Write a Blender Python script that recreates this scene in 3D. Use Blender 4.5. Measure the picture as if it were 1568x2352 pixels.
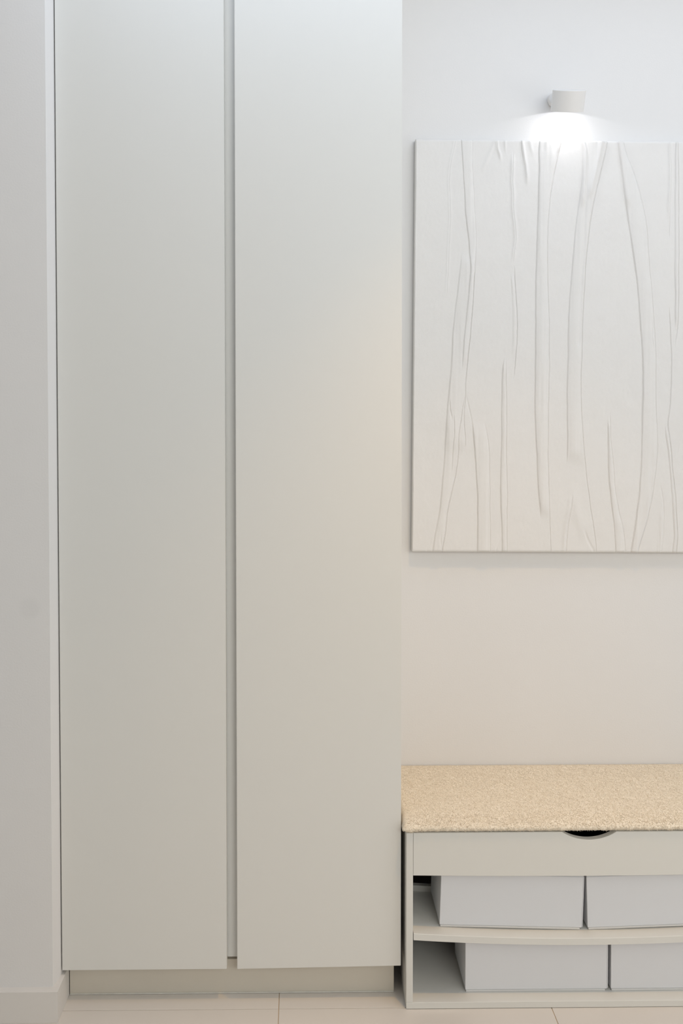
import bpy, bmesh, math, random
import numpy as np
from mathutils import Vector, Matrix
for o in list(bpy.data.objects): bpy.data.objects.remove(o, do_unlink=True)
C = bpy.context.scene.collection
R = math.radians
SC = bpy.context.scene

# ------------------------------------------------------------------ camera
F, PPX, PPY, W, H = 2000.0, 716.0, 955.6, 1568.0, 2352.0
CAMZ, DIST = 1.3640, 1.90
cam = bpy.data.objects.new('camera', bpy.data.cameras.new('camera')); C.objects.link(cam)
cam.data.sensor_fit = 'VERTICAL'; cam.data.sensor_height = 36.0
cam.data.lens = F / H * 36.0
cam.data.shift_x = (W / 2 - PPX) / H
cam.data.shift_y = (PPY - H / 2) / H
cam.data.clip_start = 0.02
cam.location = (0, -DIST, CAMZ)
ROT = Matrix.Rotation(R(-0.65), 3, 'Z') @ Matrix.Rotation(R(90 - 1.36), 3, 'X') @ Matrix.Rotation(R(-0.055), 3, 'Z')
cam.rotation_euler = ROT.to_euler()
SC.camera = cam
YW, ZC, XL, XR, YB = 0.30, 2.62, -1.7, 2.3, -3.4      # back wall, ceiling, left, right, rear

def at(px, py, Y):
    """point of the plane y = Y that the photograph shows at pixel (px, py)"""
    d = ROT @ Vector(((px - PPX) / F, -(py - PPY) / F, -1.0))
    t = (Y + DIST) / d.y
    return Vector((d.x * t, Y, CAMZ + d.z * t))

# ------------------------------------------------------------------ light
SC.view_settings.view_transform = 'Standard'
SC.view_settings.look = 'None'
SC.view_settings.gamma = 1.0
SC.view_settings.use_curve_mapping = False
SC.view_settings.exposure = -0.11
wd = bpy.data.worlds.new('world'); SC.world = wd; wd.use_nodes = True
wd.node_tree.nodes['Background'].inputs[0].default_value = (0.9, 0.95, 1.0, 1)
wd.node_tree.nodes['Background'].inputs[1].default_value = 0.0

def area(name, loc, size, power, col, rot=(0, 0, 0)):
    l = bpy.data.lights.new(name, 'AREA'); l.shape = 'RECTANGLE'
    l.size, l.size_y = size; l.energy = power; l.color = col
    o = bpy.data.objects.new(name, l); C.objects.link(o); o.location = loc; o.rotation_euler = rot
    return o
def area_rgb(name, loc, size, rgb, rot=(0, 0, 0)):
    m = max(rgb); return area(name, loc, size, m, tuple(c / m for c in rgb), rot)
area_rgb('ceiling_panel_light', (.72, -0.42, 2.6), (2.6, 0.7), (8.6, 10.2, 12.8))
area_rgb('front_right_fill', (1.35, YB + .06, 2.05), (1.7, 0.9), (28.5, 28.8, 28.0), (R(90), 0, 0))  # fitted soft fill from the front right; the window round it is added
area_rgb('right_fill', (XR - .05, -1.6, 1.15), (1.1, 2.1), (9.0, 9.0, 9.0), (0, R(90), 0))  # side fill added to brighten the pier return; its doorway is made up
sp = bpy.data.lights.new('warm_downlight', 'SPOT'); sp.energy = 46.0; sp.color = (1.0, 0.55, 0.11)
sp.spot_size = R(76); sp.spot_blend = 1.0; sp.shadow_soft_size = 0.03
so = bpy.data.objects.new('warm_downlight', sp); C.objects.link(so); so.location = (0.50, -0.52, 2.57)

# ------------------------------------------------------------------ materials
def mat(name, col, rough=0.6, spec=0.3, noise=0.0, nscale=40.0, bump=0.0, bscale=300.0, mottle=None):
    m = bpy.data.materials.new(name); m.use_nodes = True
    nt = m.node_tree; b = nt.nodes['Principled BSDF']
    b.inputs['Base Color'].default_value = (*col, 1); b.inputs['Roughness'].default_value = rough
    b.inputs['Specular IOR Level'].default_value = spec
    tc = nt.nodes.new('ShaderNodeTexCoord')
    if noise:
        n = nt.nodes.new('ShaderNodeTexNoise'); n.inputs['Scale'].default_value = nscale; n.inputs['Detail'].default_value = 4
        nt.links.new(tc.outputs['Object'], n.inputs['Vector'])
        r = nt.nodes.new('ShaderNodeMapRange'); r.inputs['To Min'].default_value = 1 - noise; r.inputs['To Max'].default_value = 1 + noise
        nt.links.new(n.outputs['Fac'], r.inputs['Value'])
        mx = nt.nodes.new('ShaderNodeMix'); mx.data_type = 'RGBA'; mx.blend_type = 'MULTIPLY'; mx.inputs['Factor'].default_value = 1
        mx.inputs['A'].default_value = (*col, 1)
        nt.links.new(r.outputs['Result'], mx.inputs['B']); nt.links.new(mx.outputs['Result'], b.inputs['Base Color'])
    if bump:
        n2 = nt.nodes.new('ShaderNodeTexNoise'); n2.inputs['Scale'].default_value = bscale; n2.inputs['Detail'].default_value = .4
        nt.links.new(tc.outputs['Object'], n2.inputs['Vector'])
        bp = nt.nodes.new('ShaderNodeBump'); bp.inputs['Strength'].default_value = bump; bp.inputs['Distance'].default_value = 0.001
        nt.links.new(n2.outputs['Fac'], bp.inputs['Height']); nt.links.new(bp.outputs['Normal'], b.inputs['Normal'])
    return m
def stain(m, centre, radius, factor):
    """a worn round patch on the paint (object coordinates)"""
    nt = m.node_tree; b = nt.nodes['Principled BSDF']; src = b.inputs['Base Color'].links[0].from_socket
    g = nt.nodes.new('ShaderNodeNewGeometry')
    sb = nt.nodes.new('ShaderNodeVectorMath'); sb.operation = 'DISTANCE'; sb.inputs[1].default_value = centre
    nt.links.new(g.outputs['Position'], sb.inputs[0])
    r = nt.nodes.new('ShaderNodeMapRange'); r.interpolation_type = 'SMOOTHSTEP'
    r.inputs['From Min'].default_value = radius * .5; r.inputs['From Max'].default_value = radius * 1.2
    r.inputs['To Min'].default_value = factor; r.inputs['To Max'].default_value = 1
    nt.links.new(sb.outputs['Value'], r.inputs['Value'])
    mx = nt.nodes.new('ShaderNodeMix'); mx.data_type = 'RGBA'; mx.blend_type = 'MULTIPLY'; mx.inputs['Factor'].default_value = 1
    nt.links.new(src, mx.inputs['A']); nt.links.new(r.outputs['Result'], mx.inputs['B']); nt.links.new(mx.outputs['Result'], b.inputs['Base Color'])

M = {}
M['wall'] = mat('wall_paint', (.80, .785, .765), .75, .2, .012, 6, .12, 260)
M['wall_left'] = mat('wall_paint_left', (.80, .785, .765), .75, .2, .012, 6, .12, 260)
M['ceiling'] = mat('ceiling_paint', (.80, .80, .79), .8, .2)
M['trim'] = mat('trim_paint', (.76, .73, .69), .5, .35, .02, 20)
M['tile'] = mat('floor_tile', (.73, .685, .63), .35, .4, .03, 9)
M['grout'] = mat('tile_grout', (.60, .47, .33), .9, .1)
M['lacquer'] = mat('white_lacquer', (.77, .762, .722), .42, .35, .008, 5)
M['groove'] = mat('lifted_lacquer', (.87, .865, .83), .4, .35)  # door lacquer lightened to put more light into the handle groove
M['plinth'] = mat('plinth_laminate', (.66, .615, .53), .5, .3, .03, 14)
M['bead'] = mat('silicone_bead', (.70, .68, .62), .5, .3, .15, 60)
M['bench'] = mat('bench_laminate', (.74, .73, .685), .5, .3, .01, 12)
M['back'] = mat('recess_black', (.015, .013, .012), .7, .2)  # shade inside the bench put into the colour; the dark pins share it
M['shelf_shade'] = mat('shelf_shade_brown', (.10, .07, .045), .85, .1, .15, 40)  # dark brown that paints shade under the shelf
M['box'] = mat('white_card', (.78, .785, .80), .6, .2, .006, 30)
M['lip'] = mat('grey_card_edge', (.72, .71, .69), .6, .2)
M['canvas'] = mat('gesso_fabric', (.845, .825, .795), .85, .1, .012, 30, .5, 1500)
M['stretcher'] = mat('raw_wood', (.45, .36, .25), .8, .1, .1, 12)
M['fleece'] = mat('cream_fleece', (.885, .795, .655), .95, .05, .04, 120)
M['lamp'] = mat('lamp_white', (.82, .80, .77), .5, .3)
M['inside'] = mat('lamp_inside', (.9, .9, .9), .4, .3)
gm = bpy.data.materials.new('lamp_lens'); gm.use_nodes = True
gb = gm.node_tree.nodes['Principled BSDF']; gb.inputs['Emission Color'].default_value = (1, .93, .85, 1); gb.inputs['Emission Strength'].default_value = .4
M['lens'] = gm

# ------------------------------------------------------------------ helpers
def link(name, me, m, parent=None, smooth=False):
    if m is not None: me.materials.append(m)
    if smooth:
        for p in me.polygons: p.use_smooth = True
    o = bpy.data.objects.new(name, me); C.objects.link(o)
    if parent is not None: o.parent = parent
    return o
def bm_obj(name, bm, m, parent=None, smooth=False):
    bmesh.ops.recalc_face_normals(bm, faces=bm.faces)
    me = bpy.data.meshes.new(name); bm.to_mesh(me); bm.free()
    return link(name, me, m, parent, smooth)
def box(bm, x0, x1, y0, y1, z0, z1, bev=0.0, seg=2):
    r = bmesh.ops.create_cube(bm, size=1.0)
    vs = r['verts']
    for v in vs:
        v.co = Vector((x0 if v.co.x < 0 else x1, y0 if v.co.y < 0 else y1, z0 if v.co.z < 0 else z1))
    if bev:
        es = list({e for v in vs for e in v.link_edges})
        bmesh.ops.bevel(bm, geom=es, offset=bev, segments=seg, affect='EDGES', profile=.5)
def box_obj(name, m, parent, x0, x1, y0, y1, z0, z1, bev=0.0):
    bm = bmesh.new(); box(bm, x0, x1, y0, y1, z0, z1, bev); return bm_obj(name, bm, m, parent)
def prism(pts, z0, z1):
    bm = bmesh.new()
    lo = [bm.verts.new((x, y, z0)) for x, y in pts]; hi = [bm.verts.new((x, y, z1)) for x, y in pts]
    bm.faces.new(lo[::-1]); bm.faces.new(hi)
    n = len(pts)
    for i in range(n): bm.faces.new((lo[i], lo[(i + 1) % n], hi[(i + 1) % n], hi[i]))
    return bm
def thing(name, label, cat, loc=(0, 0, 0), group=None):
    o = bpy.data.objects.new(name, None); C.objects.link(o); o.location = loc; o.empty_display_size = .1
    o['label'] = label; o['category'] = cat
    if group: o['group'] = group
    return o
def struct(o): o['kind'] = 'structure'; return o

# ------------------------------------------------------------------ room shell
LWX, LWY = -0.5475, -0.0155     # outer corner of the pier left of the wardrobe
struct(box_obj('wall_back', M['wall'], None, -.5402, XR, YW, YW + .1, 0, ZC))
lw = struct(bm_obj('wall_left', prism([(XL, LWY), (LWX, LWY), (-.5402, .0225), (-.5402, YW + .1), (XL, YW + .1)], 0, ZC), M['wall_left']))
stain(M['wall_left'], tuple(at(68, 1398, LWY)), .026, .965)
struct(box_obj('wall_right', M['wall'], None, XR, XR + .1, YB, YW + .1, 0, ZC))
def fill_frame(name, m, rot, w, z0, z1, mid_bars):
    """a frame added on a solid wall round a fill light, without panes"""
    e_ = bpy.data.objects.new(name, None); C.objects.link(e_); struct(e_)
    for a in ((-w / 2 - .07, w / 2 + .07, z1, z1 + .07), (-w / 2 - .07, w / 2 + .07, z0 - .07, z0), (-w / 2 - .07, -w / 2, z0, z1), (w / 2, w / 2 + .07, z0, z1)):
        box_obj('fill_frame_bar', m, e_, a[0], a[1], 0.001, .03, a[2], a[3], .003)
    for k in mid_bars: box_obj('mid_bar', m, e_, k - .025, k + .025, 0.001, .03, z0, z1, .003)
    e_.rotation_euler = (0, 0, rot); return e_
fill_frame('rear_fill_frame', M['trim'], 0, 1.7, 1.6, 2.5, (0,)).location = (1.35, YB, 0)  # frame added round the rear fill
fill_frame('right_fill_frame', M['trim'], R(90), 1.1, .07, 2.2, ()).location = (XR, -1.6, 0)  # frame added round the right-hand fill
struct(box_obj('wall_rear', M['wall'], None, XL, XR, YB - .1, YB, 0, ZC))
struct(box_obj('wall_side', M['wall'], None, XL - .1, XL, YB, YW + .1, 0, ZC))
struct(box_obj('ceiling', M['ceiling'], None, XL - .1, XR + .1, YB - .1, YW + .1, ZC, ZC + .1))
fl = struct(box_obj('floor', M['grout'], None, XL - .1, XR + .1, YB - .1, YW + .1, -.08, -.0016))
T = .6074; G = .0008
xs = [-.0534 + T * k for k in range(-3, 5)]; ys = [0.0058 + T * k for k in range(-6, 2)]
for i in range(len(xs) - 1):
    for j in range(len(ys) - 1):
        a, b = max(xs[i] + G, XL), min(xs[i + 1] - G, XR); c, d = max(ys[j] + G, YB), min(ys[j + 1] - G, YW)
        if b - a < .02 or d - c < .02: continue
        box_obj('tile', M['tile'], fl, a, b, c, d, -.02, 0, .0007)
# skirting round the pier
SB = .0685
bx, by = -.5323, -.0325
struct(bm_obj('baseboard_left', prism([(XL, LWY), (XL, by), (bx, by), (bx + .001, .0572), (-.5404, .0572), (-.5404, .0225), (LWX - .0002, LWY)], 0.0004, SB), M['trim']))

# ------------------------------------------------------------------ wardrobe
YD = .023                      # door faces
XD0, XD1, XD2, XD3 = -.5376, -.1700, -.1468, .2204
DT = .021
ZD, ZT = .0790, 2.56
wr = thing('wardrobe', 'tall white built-in wardrobe with two flush doors parted by a recessed handle groove', 'wardrobe', (-.15, .16, 0))
def wpart(name, m, x0, x1, y0, y1, z0, z1, bev=0.0):
    o = box_obj(name, m, wr, x0 + .15, x1 + .15, y0 - .16, y1 - .16, z0, z1, bev); return o
def door(x0, x1, zl, zr):
    bm = bmesh.new(); box(bm, x0, x1, YD, YD + DT, min(zl, zr), ZT)
    for v in bm.verts:
        if v.co.z < 1: v.co.z = zl if v.co.x < (x0 + x1) / 2 else zr
    bmesh.ops.bevel(bm, geom=list(bm.edges), offset=.0009, segments=2, affect='EDGES')
    for v in bm.verts: v.co -= Vector((-.15, .16, 0))
    return bm_obj('door', bm, M['lacquer'], wr)
door(XD0, XD1, ZD, ZD)
door(XD2, XD3, ZD - .0003, ZD + .0042)
YC = YD + DT + .0035
# carcass: sides, top and back of the box behind the doors
bm = bmesh.new()
for b in ((-.538, -.520, YC, YW - .001, .095, 2.6), (.2015, .2195, YC, YW - .001, .088, 2.6), (-.520, .2015, YC, YW - .001, 2.57, 2.6), (-.520, .2015, YW - .01, YW - .001, .095, 2.57)):
    box(bm, b[0] + .15, b[1] + .15, b[2] - .16, b[3] - .16, b[4], b[5])
bm_obj('carcass', bm, M['lacquer'], wr)
wpart('groove_panel', M['groove'], XD1 - .03, XD2 + .03, YC, YC + .016, .0916, 2.57)
wpart('bottom_board', M['plinth'], -.520, .2015, .0655, YW - .001, .0792, .0945)
wpart('plinth', M['plinth'], -.5300, .2082, .0580, .074, .0008, .0790)
bead = bmesh.new(); box(bead, -.5300 + .15, .2082 + .15, .0560 - .16, .058 - .16, .0005, .0032, .0008)
bm_obj('sealant_bead', bead, M['bead'], wr)

# ------------------------------------------------------------------ shoe bench
BX0, BX1, BT, BZ = .2297, 1.0403, .0147, .3965
BC = (BX0 + BX1) / 2
bench = thing('shoe_bench', 'pale grey-white shoe storage bench with two open tiers beside the wardrobe', 'bench', (BC, .145, 0))
def loc(bm, o):
    for v in bm.verts: v.co -= o.location
    return bm
def bpart(name, m, *a, bev=.0008):
    bm = bmesh.new(); box(bm, *a, bev); return bm_obj(name, loc(bm, bench), m, bench)
BD = .292
bpart('base_panel', M['bench'], BX0, BX1, 0, BD, .0012, .0155)
bpart('side_panel', M['bench'], BX0, BX0 + BT, 0, BD, .0157, BZ)
bpart('side_panel', M['bench'], BX1 - BT, BX1, 0, BD, .0157, BZ)
bpart('back_panel', M['back'], BX0 + BT, BX1 - BT, 0.27, .276, .0157, BZ - .001)  # black stands in for the deep shade at the back
# front panel with the finger cut-out
XI0, XI1 = BX0 + BT + .0004, BX1 - BT - .0004
zb = .3010; cx = at(1352.7, 1920, 0).x; ch, sg = .0605, .0180
rad = (ch * ch + sg * sg) / (2 * sg)
pts = [(XI0 + (XI1 - XI0) * k / 16, zb - .0036 * (1 - (k / 8 - 1) ** 2)) for k in range(17)] + [(XI1, BZ)]
a0 = math.asin(ch / rad)
for k in range(25):
    a = a0 - 2 * a0 * k / 24
    pts.append((cx + rad * math.sin(a), BZ + (rad - sg) - rad * math.cos(a)))
pts.append((XI0, BZ))
bm = bmesh.new()
f = [bm.verts.new((x, 0, z)) for x, z in pts]; g = [bm.verts.new((x, .015, z)) for x, z in pts]
bm.faces.new(f); bm.faces.new(g[::-1])
for i in range(len(pts)): bm.faces.new((f[i], g[i], g[(i + 1) % len(pts)], f[(i + 1) % len(pts)]))
bmesh.ops.recalc_face_normals(bm, faces=bm.faces)
bmesh.ops.bevel(bm, geom=[e for e in bm.edges if e.calc_face_angle(0) > .6 and abs(e.verts[0].co.y - e.verts[1].co.y) < 1e-5], offset=.0008, segments=1, affect='EDGES')
bm_obj('front_panel', loc(bm, bench), M['bench'], bench)
bpart('compartment_floor', M['back'], XI0, XI1, .0155, .2695, zb + .004, zb + .008, bev=0)  # black keeps the upper tier in painted shade
# sagging shelf
SAG, ZS, ST = .0140, .1708, .0150
def shelf_z(x): u = (x - BC) / (BC - XI0); return ZS - SAG * (1 - u * u)
bm = bmesh.new(); n = 40; rows = []
for i in range(n + 1):
    x = XI0 + .0012 + (XI1 - XI0 - .0024) * i / n; z = shelf_z(x)
    rows.append([bm.verts.new(c) for c in ((x, .0006, z - ST), (x, .0006, z - .0008), (x, .0014, z), (x, .168, z), (x, .168, z - ST))])
for i in range(n):
    for j in range(5): bm.faces.new((rows[i][j], rows[i + 1][j], rows[i + 1][(j + 1) % 5], rows[i][(j + 1) % 5]))
bm.faces.new(rows[0]); bm.faces.new(rows[-1][::-1])
bm_obj('shelf', loc(bm, bench), M['bench'], bench)
bm = bmesh.new(); rows = []
for i in range(n + 1):
    x = XI0 + .002 + (XI1 - XI0 - .004) * i / n; z = shelf_z(x)
    rows.append([bm.verts.new(c) for c in ((x, .1685, z - .012), (x, .1685, z + .014), (x, .180, z + .014), (x, .180, z - .012))])
for i in range(n):
    for j in range(4): bm.faces.new((rows[i][j], rows[i + 1][j], rows[i + 1][(j + 1) % 4], rows[i][(j + 1) % 4]))
bm.faces.new(rows[0]); bm.faces.new(rows[-1][::-1])
bm_obj('shelf_rail', loc(bm, bench), M['bench'], bench)
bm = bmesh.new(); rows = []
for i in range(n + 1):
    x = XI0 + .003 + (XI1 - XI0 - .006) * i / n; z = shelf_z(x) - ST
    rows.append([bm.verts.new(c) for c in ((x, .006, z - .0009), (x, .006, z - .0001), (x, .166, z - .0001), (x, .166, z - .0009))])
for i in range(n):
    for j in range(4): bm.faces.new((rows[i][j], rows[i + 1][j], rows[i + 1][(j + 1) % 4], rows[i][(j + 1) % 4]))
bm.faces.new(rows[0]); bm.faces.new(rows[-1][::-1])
bm_obj('shelf_shade_sheet', loc(bm, bench), M['shelf_shade'], bench)  # thin dark sheet added to deepen the shade between the boxes
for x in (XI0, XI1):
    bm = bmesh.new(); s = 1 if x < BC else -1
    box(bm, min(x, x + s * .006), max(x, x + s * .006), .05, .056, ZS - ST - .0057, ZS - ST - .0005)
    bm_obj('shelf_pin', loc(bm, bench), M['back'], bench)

# ------------------------------------------------------------------ storage boxes
def storage_box(label, x0, y0, z, rot, w=.3235, d=.135, h=.1245):
    r = thing('storage_box', label, 'box', (x0, y0, z), 'white storage boxes in the shoe bench')
    bm = bmesh.new(); box(bm, 0, w - .002, 0.0006, d, .0042, h - .004, .0012); 
    bm_obj('box_body', bm, M['box'], r)
    bm = bmesh.new(); box(bm, .0015, w - .0065, 0, d - .001, 0, .0040, .0008)
    bm_obj('bottom_lip', bm, M['lip'], r)
    bm = bmesh.new(); box(bm, w - .0018, w, .001, .0035, .0055, h - .004, .0004)
    bm_obj('corner_flap', bm, M['box'], r)
    bm = bmesh.new(); box(bm, .0004, w - .001, .001, d, h - .0038, h, .0008)
    box(bm, -.0022, .0003, .018, .034, h - .014, h - .001, .0005)
    bm_obj('lid', bm, M['box'], r)
    r.rotation_euler = (0, rot, 0)
    return r
yb = .0306
xa = at(1009, 2124, yb).x; xb = at(1349.5, 2130, yb).x
def seat(x0, w=.3235): 
    z0, z1 = shelf_z(x0), shelf_z(x0 + w); return z0 + .0006, math.atan2(z0 - z1, w)
za, ra = seat(xa); zb2, rb = seat(xb)
storage_box('white box on the upper shelf nearest the wardrobe, tilting down to the right', xa, yb, za, ra)
storage_box('white box on the upper shelf, right of the wedge-shaped gap between the boxes', xb, yb, zb2, rb)
xc = at(1068.2, 2279, .0325).x; xd = at(1402.5, 2279, .0325).x
storage_box('white box on the lowest tier nearest the wardrobe, beside the wide dark gap', xc, .0325, .0157, 0)
storage_box('white box on the lowest tier, the one farther from the wardrobe', xd, .0325, .0157, 0, w=.3235)

# ------------------------------------------------------------------ fleece cushion
CX0, CX1, CY0, CY1, CZ0, CZ1 = .2228, 1.0540, -.0045, .2975, .4000, .4205
cu = thing('bench_cushion', 'cream fleece seat pad lying on the shoe bench', 'cushion', ((CX0 + CX1) / 2, .146, CZ0))
rng = np.random.default_rng(4)
def vnoise(x, y, s, seed):
    """smooth value noise on a lattice"""
    r = np.random.default_rng(seed).random((64, 64)); x = np.asarray(x) * s; y = np.asarray(y) * s
    i, j = np.floor(x).astype(int), np.floor(y).astype(int); u, v = x - i, y - j
    u, v = u * u * (3 - 2 * u), v * v * (3 - 2 * v)
    g = lambda a, b: r[a % 64, b % 64]
    return (g(i, j) * (1 - u) + g(i + 1, j) * u) * (1 - v) + (g(i, j + 1) * (1 - u) + g(i + 1, j + 1) * u) * v - .5
# cross section as a profile along Y: underside front -> full round front -> top -> back
prof = [(CY0 + .012, CZ0)]
zb_ = CZ0 + .0065                                  # height of the foremost point
for k in range(1, 7):
    a = math.pi / 2 * k / 6
    prof.append((CY0 + .007 - .007 * math.sin(a), zb_ - .0065 * math.cos(a)))
RY = .040
for k in range(1, 14):
    a = math.pi / 2 * k / 13
    prof.append((CY0 + RY - RY * max(math.cos(a), 0) ** 1.25, zb_ + (CZ1 - zb_) * math.sin(a) ** .95))
ytop = np.linspace(CY0 + RY, CY1 - .004, 60)[1:]
prof += [(y, CZ1 + .002 * math.sin(math.pi * (y - CY0) / (CY1 - CY0))) for y in ytop]
prof += [(CY1, CZ1 - .006), (CY1, CZ0), (CY0 + .04, CZ0)]
P = np.array(prof); NX = 330; X = np.linspace(0, 1, NX)
e = .012
Xs = CX0 + (CX1 - CX0) * X
verts = []; drop = np.clip(1 - (Xs - CX0) / e, 0, 1)
zc = (CZ0 + CZ1) / 2
for i in range(NX):
    q = P.copy()
    r_ = min(Xs[i] - CX0, CX1 - Xs[i]); k = 1.0 if r_ > e else math.sqrt(max(1 - (1 - r_ / e) ** 2, .02))
    q[:, 1] = CZ0 + (q[:, 1] - CZ0) * (.15 + .85 * k)
    q[:, 0] = np.where(q[:, 0] < .02, q[:, 0] + (1 - k) * .009, q[:, 0])
    verts.append(np.column_stack([np.full(len(P), Xs[i]), q]))
V = np.array(verts)
idx = np.arange(len(P))
nz = vnoise(V[:, :, 0], V[:, :, 1] + V[:, :, 2], 150, 1) * .0016 + vnoise(V[:, :, 0], V[:, :, 1] + V[:, :, 2] * 1.3, 320, 2) * .0012
V[:, 3:78, 2] += nz[:, 3:78]; V[:, 3:19, 1] += nz[:, 3:19]
# the left front corner bulges past the bench and droops a little
cw = np.clip(1 - (V[:, :, 0] - CX0) / .055, 0, 1) ** 1.5 * (V[:, :, 1] < -.0012)
V[:, :, 2] -= .0028 * cw; V[:, :, 1] -= .0015 * cw
V[:, :, 0] -= .0030 * np.clip(1 - (V[:, :, 0] - CX0) / .02, 0, 1) * np.clip((.012 - V[:, :, 1]) / .012, 0, 1)
V -= np.array(cu.location)
nP = len(P); faces = []
for i in range(NX - 1):
    for j in range(nP):
        a, b = i * nP + j, i * nP + (j + 1) % nP
        faces.append((a, b, b + nP, a + nP))
faces.append(tuple(range(nP))[::-1]); faces.append(tuple(range((NX - 1) * nP, NX * nP)))
me = bpy.data.meshes.new('pad'); me.from_pydata(V.reshape(-1, 3).tolist(), [], faces)
bm = bmesh.new(); bm.from_mesh(me); bmesh.ops.recalc_face_normals(bm, faces=bm.faces); bm.to_mesh(me); bm.free()
pad = link('pad', me, M['fleece'], cu, True)
# pile: short curled tufts over the front roll and the top
def pile(n, jlo, jhi, lmin, lmax, wid, lean, seed, spread):
    r = np.random.default_rng(seed)
    ii = r.random(n) * (NX - 1.01); seg = np.linalg.norm(np.diff(P[jlo:jhi + 1], axis=0), axis=1); cum = np.concatenate([[0], np.cumsum(seg)])
    jj = jlo + np.interp(r.random(n) * cum[-1], cum, np.arange(len(cum))) * .9999
    i0, j0 = ii.astype(int), jj.astype(int)
    p = V[i0, j0] * (1 - (jj - j0))[:, None] + V[i0, np.minimum(j0 + 1, nP - 1)] * (jj - j0)[:, None]
    p[:, 0] += (ii - i0) * (CX1 - CX0) / (NX - 1)
    t = V[i0, np.minimum(j0 + 1, nP - 1)] - V[i0, j0]; t /= np.linalg.norm(t, axis=1)[:, None] + 1e-9
    nrm = np.column_stack([np.zeros(n), -t[:, 2], t[:, 1]])
    d1 = nrm + r.normal(0, spread, (n, 3)) + np.array(lean); d1 /= np.linalg.norm(d1, axis=1)[:, None]
    d2 = d1 + r.normal(0, spread * 1.5, (n, 3)); d2 /= np.linalg.norm(d2, axis=1)[:, None]
    front = np.clip((.045 - p[:, 1] - cu.location.y) / .04, 0, 1)
    L = ((lmin + r.random(n) * (lmax - lmin)) * (1 + .45 * front))[:, None]
    s1 = np.cross(d1, r.normal(0, 1, (n, 3))); s1 /= np.linalg.norm(s1, axis=1)[:, None] + 1e-9
    s2 = np.cross(d1, s1)
    p = p - nrm * .0004
    m1 = p + d1 * L * .55; m2 = m1 + d2 * L * .45
    vs = np.stack([p + s1 * wid, p - s1 * wid * .5 + s2 * wid * .8, p - s1 * wid * .5 - s2 * wid * .8,
                   m1 + s1 * wid, m1 - s1 * wid * .5 + s2 * wid * .8, m1 - s1 * wid * .5 - s2 * wid * .8, m2], 1).reshape(-1, 3)
    base = (np.arange(n) * 7)[:, None]
    q = np.concatenate([base + np.array(a) for a in ((0, 1, 4, 3), (1, 2, 5, 4), (2, 0, 3, 5))], 0)
    t3 = np.concatenate([base + np.array(a) for a in ((3, 4, 6), (4, 5, 6), (5, 3, 6))], 0)
    return vs, q, t3
def mesh_np(name, vs, q, t3):
    me = bpy.data.meshes.new(name)
    loops = np.concatenate([q.ravel(), t3.ravel()]).astype(np.int32)
    me.vertices.add(len(vs)); me.vertices.foreach_set('co', vs.ravel().astype(np.float32))
    me.loops.add(len(loops)); me.loops.foreach_set('vertex_index', loops)
    tot = np.concatenate([np.full(len(q), 4), np.full(len(t3), 3)]).astype(np.int32)
    st = np.concatenate([[0], np.cumsum(tot)[:-1]]).astype(np.int32)
    me.polygons.add(len(tot)); me.polygons.foreach_set('loop_start', st); me.polygons.foreach_set('loop_total', tot)
    me.update(calc_edges=True); me.validate()
    return me
parts = [pile(215000, 3, 81, .0016, .0030, .00030, (.1, -.45, -.05), 5, .33)]
vs = []; q = []; t3 = []; off = 0
for a, b, c in parts:
    vs.append(a); q.append(b + off); t3.append(c + off); off += len(a)
pm = link('pile', mesh_np('pile', np.concatenate(vs), np.concatenate(q), np.concatenate(t3)), M['fleece'], cu, True)
pm['kind'] = 'stuff'

# ------------------------------------------------------------------ fabric relief picture
TH = .0225; YP = YW - .0012 - TH      # front face
PL0, PT = at(954, 319, YP), at(954, 319, YP)
p_tl, p_bl = at(954.6, 319, YP), at(946.3, 1267.5, YP)
PW, PH = .830, (p_tl - p_bl).length
ang = math.atan2(p_tl.x - p_bl.x, p_tl.z - p_bl.z)
pic = thing('fabric_relief_picture', 'white textured canvas of glued fabric pleats on the wall under the lamp', 'picture', (p_bl.x, YP, p_bl.z))
pic.rotation_euler = (0, ang, 0)
MI = Matrix.Rotation(-ang, 3, 'Y')
TILES = {1: (940, 300, 4.9), 2: (1250, 300, 4.931), 3: (940, 620, 4.9), 4: (1250, 620, 4.931), 5: (940, 940, 4.9), 6: (1250, 940, 4.931)}
def line(*segs):
    """picture-plane polyline (u, v in metres) from (tile, points) measured on the photograph"""
    out = []
    for t, pts in segs:
        ox, oy, s = TILES[t]
        for x, y in pts:
            p = MI @ (at(ox + x / s, oy + y / s, YP) - pic.location); out.append((p.x, p.z))
    out.sort(key=lambda a: -a[1])
    o = np.array(out); vv = np.linspace(o[0, 1], o[-1, 1], 60); uu = np.interp(vv[::-1], o[::-1, 1], o[::-1, 0])[::-1]
    ks = np.array([1, 3, 5, 3, 1]) / 13.; uu = np.convolve(np.pad(uu, 2, 'edge'), ks, 'valid')      # eased corners
    uu = uu + vnoise(vv, np.full(60, o[0, 0]), 28, 31) * .0016 + vnoise(vv, np.full(60, o[0, 0]), 90, 32) * .0007
    return np.column_stack([uu, vv])
du = .00075; NU, NV = int(PW / du) + 1, 300
U, Vv = np.meshgrid(np.linspace(0, PW, NU), np.linspace(0, PH, NV))
HT = np.zeros_like(U)
def interp(L): return np.interp(Vv[:, 0], L[::-1, 1], L[::-1, 0])[:, None]
def span(v1, v0, t=.03):
    """1 between heights v0..v1, faded over t at each end; no fade where the line runs off the canvas edge"""
    a = np.ones(NV)
    v = Vv[:, 0]
    if v1 < PH - .012: a *= np.clip((v1 - v) / t, 0, 1)
    else: a *= 1
    if v0 > .012: a *= np.clip((v - v0) / t, 0, 1)
    return (a * a * (3 - 2 * a))[:, None]
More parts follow.
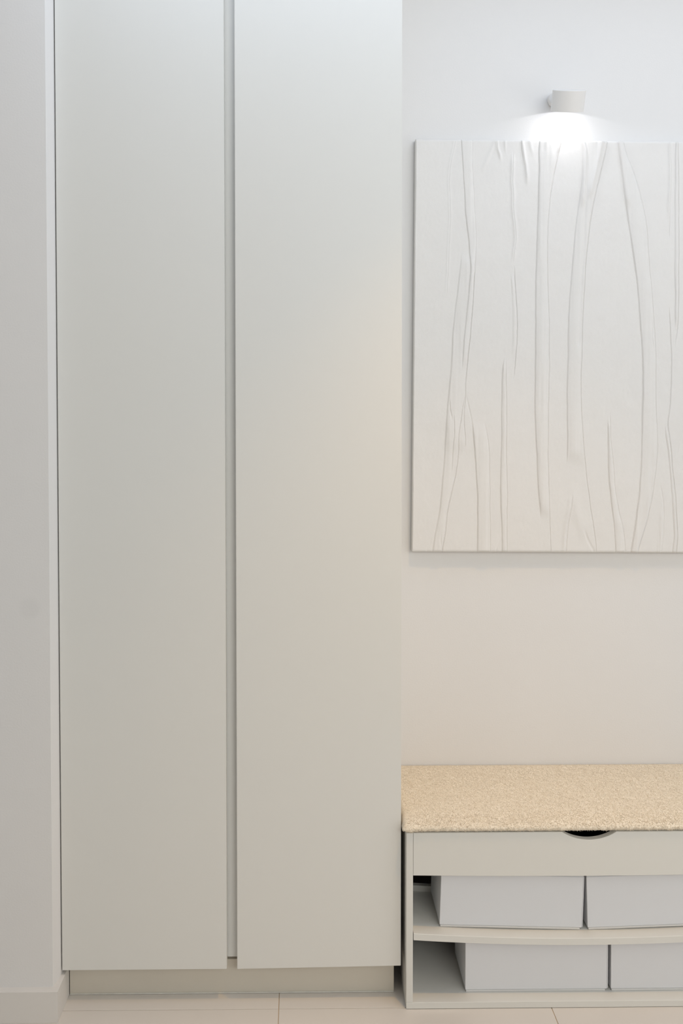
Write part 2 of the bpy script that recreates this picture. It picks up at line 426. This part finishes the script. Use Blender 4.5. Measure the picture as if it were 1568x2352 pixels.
def sstep(x): x = np.clip(x, 0, 1); return x * x * (3 - 2 * x)
def band(L, Rr, h=.0022, wl=.0018, wr_=.0018, gl=.0016, gr=.0010, dome=.35, t=.04):
    """a pleat: raised strip between two lines with a tucked groove along its edges"""
    global HT
    xl, xr = interp(L), interp(Rr)
    al = span(L[0, 1], L[-1, 1], t); ar = span(Rr[0, 1], Rr[-1, 1], t); a = np.minimum(al, ar)
    inside = sstep((U - xl) / wl + .5) * sstep((xr - U) / wr_ + .5)
    w = np.maximum(xr - xl, .004); c = np.clip((U - xl) / w, 0, 1)
    h *= 1.55; gl *= .55; gr *= 1.35; wl = max(wl, .0032); dome = dome + .15
    streak = vnoise(U + .3 * h * 1000, Vv * .05, 150, int(h * 1e6) % 97 + 20) * .0013
    HT += a * h * inside * (1 - dome + dome * 4 * c * (1 - c))
    HT += a * inside * streak
    HT -= al * gl * np.exp(-((U - xl + wl * .5) / .0009) ** 2)
    HT -= ar * gr * np.exp(-((U - xr - wr_ * .5) / .0009) ** 2)
def ridge(L, h=.0015, w=.004, t=.03, asym=1.0):
    global HT
    if h > 0: h *= 1.5
    x = interp(L); d = U - x; s = np.where(d < 0, w, w * asym)
    HT += span(L[0, 1], L[-1, 1], t) * h * np.exp(-(d / s) ** 2)
def crease(L, g=.0015, w=.0012, t=.02): ridge(L, -g, w, t)
def soft(L, h, wl, wr_, t=.05):
    """a gentle swell falling away from a line, long on the right"""
    global HT
    x = interp(L); d = U - x
    HT += span(L[0, 1], L[-1, 1], t) * h * np.where(d < 0, np.exp(-(d / wl) ** 2), np.exp(-(d / wr_) ** 2))

A1 = line((1, [(520, 95), (490, 230), (455, 400), (445, 560), (450, 750), (458, 960), (445, 1250), (432, 1560)]), (3, [(425, 100), (412, 300)]))
A2 = line((1, [(585, 100), (600, 300), (612, 500), (622, 750), (630, 920), (650, 1090), (675, 1280), (690, 1568)]), (3, [(685, 60), (670, 200), (645, 500), (620, 720), (600, 950), (590, 1140)]))
A3 = line((1, [(702, 100), (705, 400), (725, 850), (738, 1050), (742, 1300), (738, 1568)]), (3, [(730, 40), (715, 250), (700, 480), (680, 720), (650, 1000), (632, 1180), (625, 1330)]))
B1 = line((1, [(595, 1350)]), (3, [(570, 0), (555, 160), (530, 330), (510, 520), (490, 720), (480, 900), (468, 1130), (455, 1300), (440, 1440)]),
          (5, [(425, 0), (415, 250), (395, 560), (380, 740), (360, 980), (335, 1180), (290, 1420), (262, 1600)]))
B2 = line((3, [(625, 1340)]), (5, [(545, 300), (550, 480), (535, 620), (510, 790), (470, 920), (445, 1040), (415, 1200), (400, 1400), (360, 1600)]))
B2u = line((1, [(738, 1350)]), (3, [(730, 40), (715, 250), (700, 480), (680, 720), (650, 1000), (632, 1180), (625, 1330)]), (5, [(612, 60), (606, 160), (622, 290), (630, 390), (600, 520)]))
ridge(A1, .0006, .004); crease(A1, .0009, .0013)
band(A2, A3, .0018, dome=.2, gl=.0016, gr=.0006)
band(B1, B2u, .0022, wl=.004, gl=.0009, gr=.0014, dome=.3)
band(line((5, [(425, 60), (415, 250), (395, 560), (380, 740), (360, 980), (335, 1180), (290, 1420), (262, 1600)])), B2, .0018, wl=.004, gl=.0006, gr=.0015)
crease(line((5, [(490, 40), (500, 150), (500, 300), (482, 430), (475, 600), (470, 720)])), .0018, .0015)
crease(line((3, [(445, 1430)]), (5, [(455, 0), (470, 70), (485, 150)])), .0022, .0013)
C1 = line((3, [(628, 1380), (640, 1430), (670, 1540)]), (5, [(690, 60), (708, 150), (725, 320), (745, 560), (762, 850), (768, 1100), (765, 1600)]))
C2 = line((5, [(825, 130), (860, 240), (885, 380), (895, 560), (900, 900), (895, 1100), (905, 1400), (907, 1600)]))
band(C1, C2, .0020, gl=.0022, gr=.0010, dome=.2)
crease(C1, .0010, .0012)
D1 = line((1, [(1165, 230), (1165, 330), (1157, 370), (1160, 600), (1170, 900), (1190, 1100), (1195, 1220), (1175, 1370), (1160, 1500)]))
ridge(D1, .0016, .0045); crease(D1, .0016, .0012)
D2 = line((1, [(1160, 1480)]), (3, [(1175, 0), (1190, 250), (1197, 400), (1205, 600), (1205, 800), (1190, 1000), (1175, 1150), (1145, 1270)]))
D0 = line((3, [(1140, 0), (1158, 300), (1162, 800), (1150, 1000)]))
band(D0, D2, .0012, wl=.004, gl=.0003, gr=.0018)
E1 = line((3, [(1080, 960), (1055, 1050), (1042, 1200), (1038, 1560)]), (5, [(1035, 500), (1025, 900), (1040, 1300), (1045, 1600)]))
E2 = line((3, [(1084, 960), (1079, 1200), (1090, 1560)]), (5, [(1085, 400), (1092, 700), (1098, 1000), (1088, 1380), (1095, 1600)]))
band(E1, E2, .0020, gl=.0010, gr=.0012)
F1 = line((1, [(1468, 95), (1460, 260), (1462, 450), (1455, 700), (1445, 1000), (1430, 1350), (1425, 1568)]), (3, [(1420, 400), (1420, 900), (1415, 1300), (1410, 1568)]), (5, [(1425, 350), (1440, 600), (1450, 900), (1470, 1090), (1480, 1250)]))
F2 = line((2, [(200, 110), (165, 210), (140, 330), (100, 500), (70, 700), (45, 880), (32, 1150), (30, 1568)]), (4, [(42, 400), (50, 700), (48, 1100), (40, 1568)]), (6, [(35, 450), (42, 850), (48, 1100), (58, 1350), (68, 1600)]))
band(F1, F2, .0030, gl=.0016, gr=.0012, dome=.45)
G1 = line((2, [(428, 110), (430, 500), (392, 800), (365, 1000), (345, 1200), (330, 1350), (315, 1568)]), (4, [(290, 280), (272, 550), (265, 800), (265, 1100), (258, 1400)]), (6, [(258, 0), (262, 300), (260, 500), (250, 640)]))
G2 = line((2, [(710, 110), (690, 240), (650, 400), (600, 600), (555, 800), (525, 950), (500, 1150), (470, 1400), (460, 1568)]), (4, [(440, 300), (425, 600), (420, 900), (408, 1200), (410, 1568)]), (6, [(430, 300), (455, 600), (480, 850), (500, 1020), (530, 1200), (560, 1420), (590, 1600)]))
band(G1, G2, .0030, wl=.003, gl=.0010, gr=.0014, dome=.4)
GV = line((2, [(455, 105), (487, 230), (490, 400), (475, 600), (455, 900), (445, 1300)]), (4, [(400, 300), (395, 600), (375, 900)]))
ridge(line((2, [(435, 105), (455, 230), (455, 400), (440, 600), (420, 900)])), .0028, .0055); crease(GV, .0022, .004)
ridge(line((2, [(650, 110), (620, 220), (570, 460), (530, 620), (500, 800)])), .0026, .006)
crease(line((2, [(600, 130), (595, 260), (565, 480)])), .0014, .003)
H1 = line((2, [(825, 110), (845, 260), (870, 430), (900, 640), (930, 880), (965, 1120), (1000, 1350), (1030, 1568)]), (4, [(1060, 240), (1080, 480), (1100, 800), (1115, 1050), (1118, 1300), (1110, 1568)]), (6, [(1105, 300), (1095, 650), (1075, 960), (1040, 1250), (1000, 1480), (980, 1610)]))
H2 = line((2, [(880, 110), (920, 280), (1000, 440), (1090, 740), (1125, 930), (1160, 1120), (1170, 1350), (1185, 1568)]), (4, [(1215, 300), (1230, 520), (1250, 800), (1258, 950), (1255, 1300), (1256, 1568)]), (6, [(1270, 250), (1280, 430), (1265, 600), (1240, 800), (1215, 1000), (1180, 1150), (1150, 1300), (1100, 1450), (1050, 1600)]))
band(H1, H2, .0030, wl=.0025, gl=.0015, gr=.0011, dome=.3)
ridge(line((2, [(835, 110), (870, 330), (905, 560), (950, 900)])), .0022, .006, asym=1.3)
crease(line((4, [(1222, 520), (1218, 760), (1240, 950)])), .0012, .0012)
soft(line((6, [(1225, 420), (1210, 700), (1170, 900), (1110, 1200), (1070, 1500)])), -.0018, .008, .006)
I2 = line((2, [(1430, 110), (1434, 400), (1430, 700), (1415, 1000), (1408, 1240)]))
ridge(line((2, [(1418, 110), (1420, 400), (1414, 700), (1400, 1000)])), .0018, .0035); crease(I2, .0014, .0012)
J1 = line((2, [(1490, 110), (1480, 400), (1480, 700), (1475, 1568)]), (4, [(1482, 350), (1480, 700)]))
J2 = line((2, [(1508, 100), (1518, 700), (1515, 1568)]), (4, [(1515, 400), (1505, 660), (1480, 820), (1465, 930)]))
band(J1, J2, .0018, gl=.0009, gr=.0014)
K2 = line((4, [(1410, 400), (1425, 700), (1438, 1000), (1435, 1300), (1420, 1568)]), (6, [(1395, 100), (1385, 190), (1410, 290), (1435, 450), (1445, 650), (1470, 850), (1490, 1100), (1505, 1400), (1495, 1600)]))
K1 = line((6, [(1365, 120), (1370, 280), (1400, 450), (1425, 700), (1440, 900), (1460, 1200), (1470, 1400), (1455, 1600)]))
crease(K2, .0016, .0012); band(K1, K2, .0015, gl=.0008, gr=.0010)
crease(line((4, [(1440, 950), (1500, 956)])), .0004, .001)
L1 = line((6, [(715, 70), (720, 300), (722, 700), (750, 1000), (785, 1250), (810, 1600)]))
L2 = line((6, [(735, 0), (745, 350), (770, 600), (800, 950), (850, 1200), (890, 1370), (915, 1600)]))
band(L1, L2, .0018, gl=.0013, gr=.0010)
M1 = line((6, [(318, 960), (300, 1130), (275, 1260), (255, 1450), (240, 1610)]))
crease(M1, .0020, .0014); ridge(line((6, [(300, 960), (280, 1130), (250, 1260), (230, 1450), (215, 1610)])), .0014, .005)
soft(line((6, [(330, 850), (340, 1050), (400, 1300), (470, 1550)])), .0018, .010, .016)
crease(line((6, [(440, 1330), (480, 1450), (520, 1540), (560, 1610)])), .0016, .003)
N2 = line((6, [(1305, 830), (1345, 1030), (1355, 1200), (1350, 1380), (1325, 1610)])); N1 = line((6, [(1305, 1330), (1298, 1600)]))
crease(N2, .0013, .0014); ridge(line((6, [(1320, 1100), (1330, 1250), (1320, 1400), (1300, 1610)])), .0012, .005); crease(N1, .0008, .001)
crease(line((6, [(1535, 300), (1515, 420), (1500, 560)])), .0006, .002)
for pts, h, w in (([(978, 95), (992, 200), (1020, 270), (1032, 380)], .0020, .0035), ([(960, 120), (890, 300), (800, 500)], .0010, .005), ([(1070, 95), (1080, 200), (1095, 290)], .0012, .003),
                  ([(1262, 95), (1285, 250), (1310, 400), (1325, 520), (1325, 640)], .0022, .004), ([(1180, 95), (1195, 130)], .001, .003), ([(1350, 95), (1380, 240), (1400, 330)], .001, .005)):
    ridge(line((1, pts)), h, w)
for pts in ([(975, 95), (985, 180), (990, 250)], [(1250, 95), (1253, 200), (1275, 350)]): crease(line((1, pts)), .0014, .0014)
crease(line((2, [(215, 110), (175, 210), (140, 310)])), .0018, .002); ridge(line((2, [(180, 110), (150, 230), (135, 320)])), .0022, .004)
soft(line((2, [(40, 110), (90, 350), (30, 550)])), .0010, .010, .010)
# loose hem folds near the bottom
for pts in ([(250, 1440), (230, 1520), (200, 1570)], [(355, 1400), (345, 1480), (370, 1600)], [(1040, 1440), (980, 1560)], [(1420, 1240), (1510, 1180)]): crease(line((5, pts)), .0010, .002, .012)
# cloth unevenness
HT += vnoise(U, Vv, 30, 11) * .0006 + vnoise(U, Vv, 9, 12) * .0012 + vnoise(U, Vv, 170, 13) * .0003 + vnoise(U, Vv * .04, 90, 14) * .00015
# rolled canvas edges
ed = np.minimum(np.minimum(U, PW - U), np.minimum(Vv, PH - Vv)); rc = .003
HT = np.where(ed < rc, HT * (ed / rc) - (rc - np.sqrt(np.maximum(rc * rc - (rc - ed) ** 2, 0))) * .8, HT)
HT = np.maximum(HT, -.0045)
vs = np.column_stack([U.ravel(), -HT.ravel(), Vv.ravel()])
ids = np.arange(NU * NV).reshape(NV, NU)
q = np.stack([ids[:-1, :-1], ids[:-1, 1:], ids[1:, 1:], ids[1:, :-1]], -1).reshape(-1, 4)
# wrap the sides back to the stretcher
ring = np.concatenate([ids[0, :], ids[1:, -1], ids[-1, -2::-1], ids[-2:0:-1, 0]])
rb_ = vs[ring].copy(); rb_[:, 1] = TH - .001
base = len(vs); vs = np.concatenate([vs, rb_]); n = len(ring); k = np.arange(n); k2 = (k + 1) % n
q = np.concatenate([q, np.stack([ring[k2], ring[k], base + k, base + k2], -1)])
cm = mesh_np('fabric_canvas', vs, q, np.zeros((0, 3), int))
link('fabric_canvas', cm, M['canvas'], pic, True)
bm = bmesh.new()
for b in ((.004, .04, .006, PH - .006), (PW - .04, PW - .004, .006, PH - .006)): box(bm, b[0], b[1], .006, TH, b[2], b[3])
for b in ((.04, PW - .04, .006, .042), (.04, PW - .04, PH - .042, PH - .006)): box(bm, b[0], b[1], .006, TH, b[2], b[3])
bm_obj('stretcher_frame', bm, M['stretcher'], pic)

# ------------------------------------------------------------------ wall lamp
pm_ = at(1270.5, 231.5, YW); YH = .232
hc = at(1304.4, 231.0, YH)
lp = thing('wall_lamp', 'small white cylindrical wall spotlight above the fabric picture', 'lamp', (pm_.x, YW, pm_.z))
def cyl(bm, r0, r1, z0, z1, seg=48):
    ring0 = [bm.verts.new((r0 * math.cos(2 * math.pi * i / seg), r0 * math.sin(2 * math.pi * i / seg), z0)) for i in range(seg)]
    ring1 = [bm.verts.new((r1 * math.cos(2 * math.pi * i / seg), r1 * math.sin(2 * math.pi * i / seg), z1)) for i in range(seg)]
    for i in range(seg): bm.faces.new((ring0[i], ring0[(i + 1) % seg], ring1[(i + 1) % seg], ring1[i]))
    return ring0, ring1
def lathe(prof, seg=64, close=True):
    bm = bmesh.new(); rings = []
    for r, z in prof:
        rings.append([bm.verts.new((max(r, 1e-5) * math.cos(2 * math.pi * i / seg), max(r, 1e-5) * math.sin(2 * math.pi * i / seg), z)) for i in range(seg)])
    for a, b in zip(rings, rings[1:]):
        for i in range(seg): bm.faces.new((a[i], a[(i + 1) % seg], b[(i + 1) % seg], b[i]))
    bmesh.ops.remove_doubles(bm, verts=bm.verts, dist=1e-4)
    return bm
def shade_flat_edges(o, deg=40):
    for p in o.data.polygons: p.use_smooth = True
    o.data.set_sharp_from_angle(angle=R(deg))
# mount: domed rose on the wall, axis along -Y
mr = lathe([(0, 0), (.0155, 0), (.0165, .003), (.0165, .012), (.0145, .016), (0, .0175)])
bmesh.ops.rotate(mr, verts=mr.verts, cent=(0, 0, 0), matrix=Matrix.Rotation(R(90), 3, 'X'))
shade_flat_edges(bm_obj('wall_mount', mr, M['lamp'], lp))
TILT = R(22)
RM = Matrix.Rotation(TILT, 3, 'X')
pa = Vector((0, -.014, 0)); pb = hc - lp.location + RM @ Vector((-.006, .036, .010))
ar = lathe([(0, 0), (.0065, 0), (.0065, (pb - pa).length), (0, (pb - pa).length)])
bmesh.ops.rotate(ar, verts=ar.verts, cent=(0, 0, 0), matrix=(pb - pa).to_track_quat('Z', 'Y').to_matrix())
bmesh.ops.translate(ar, verts=ar.verts, vec=pa)
shade_flat_edges(bm_obj('arm', ar, M['lamp'], lp))
HR, HH = .0393, .0490
hd = lathe([(0, HH / 2), (HR - .001, HH / 2), (HR, HH / 2 - .001), (HR, -HH / 2), (HR - .0015, -HH / 2), (HR - .0015, -HH / 2 + .0125), (0, -HH / 2 + .0125)])
head = bm_obj('lamp_head', hd, M['lamp'], lp); shade_flat_edges(head)
head.location = hc - lp.location
head.rotation_euler = (TILT, 0, 0)
ln = lathe([(0, -HH / 2 + .0102), (.017, -HH / 2 + .0102), (.017, -HH / 2 + .0124), (0, -HH / 2 + .0124)])
lens = bm_obj('lens', ln, M['lens'], head)
ld = bpy.data.lights.new('lamp_bulb', 'AREA'); ld.shape = 'DISK'; ld.size = .014; ld.energy = .115; ld.color = (.91, .93, 1.0)
lo = bpy.data.objects.new('lamp_bulb', ld); C.objects.link(lo)
rm = Matrix.Rotation(TILT, 3, 'X')
lo.location = hc + rm @ Vector((0, 0, -HH / 2 + .0095)); lo.rotation_euler = (TILT, 0, 0)
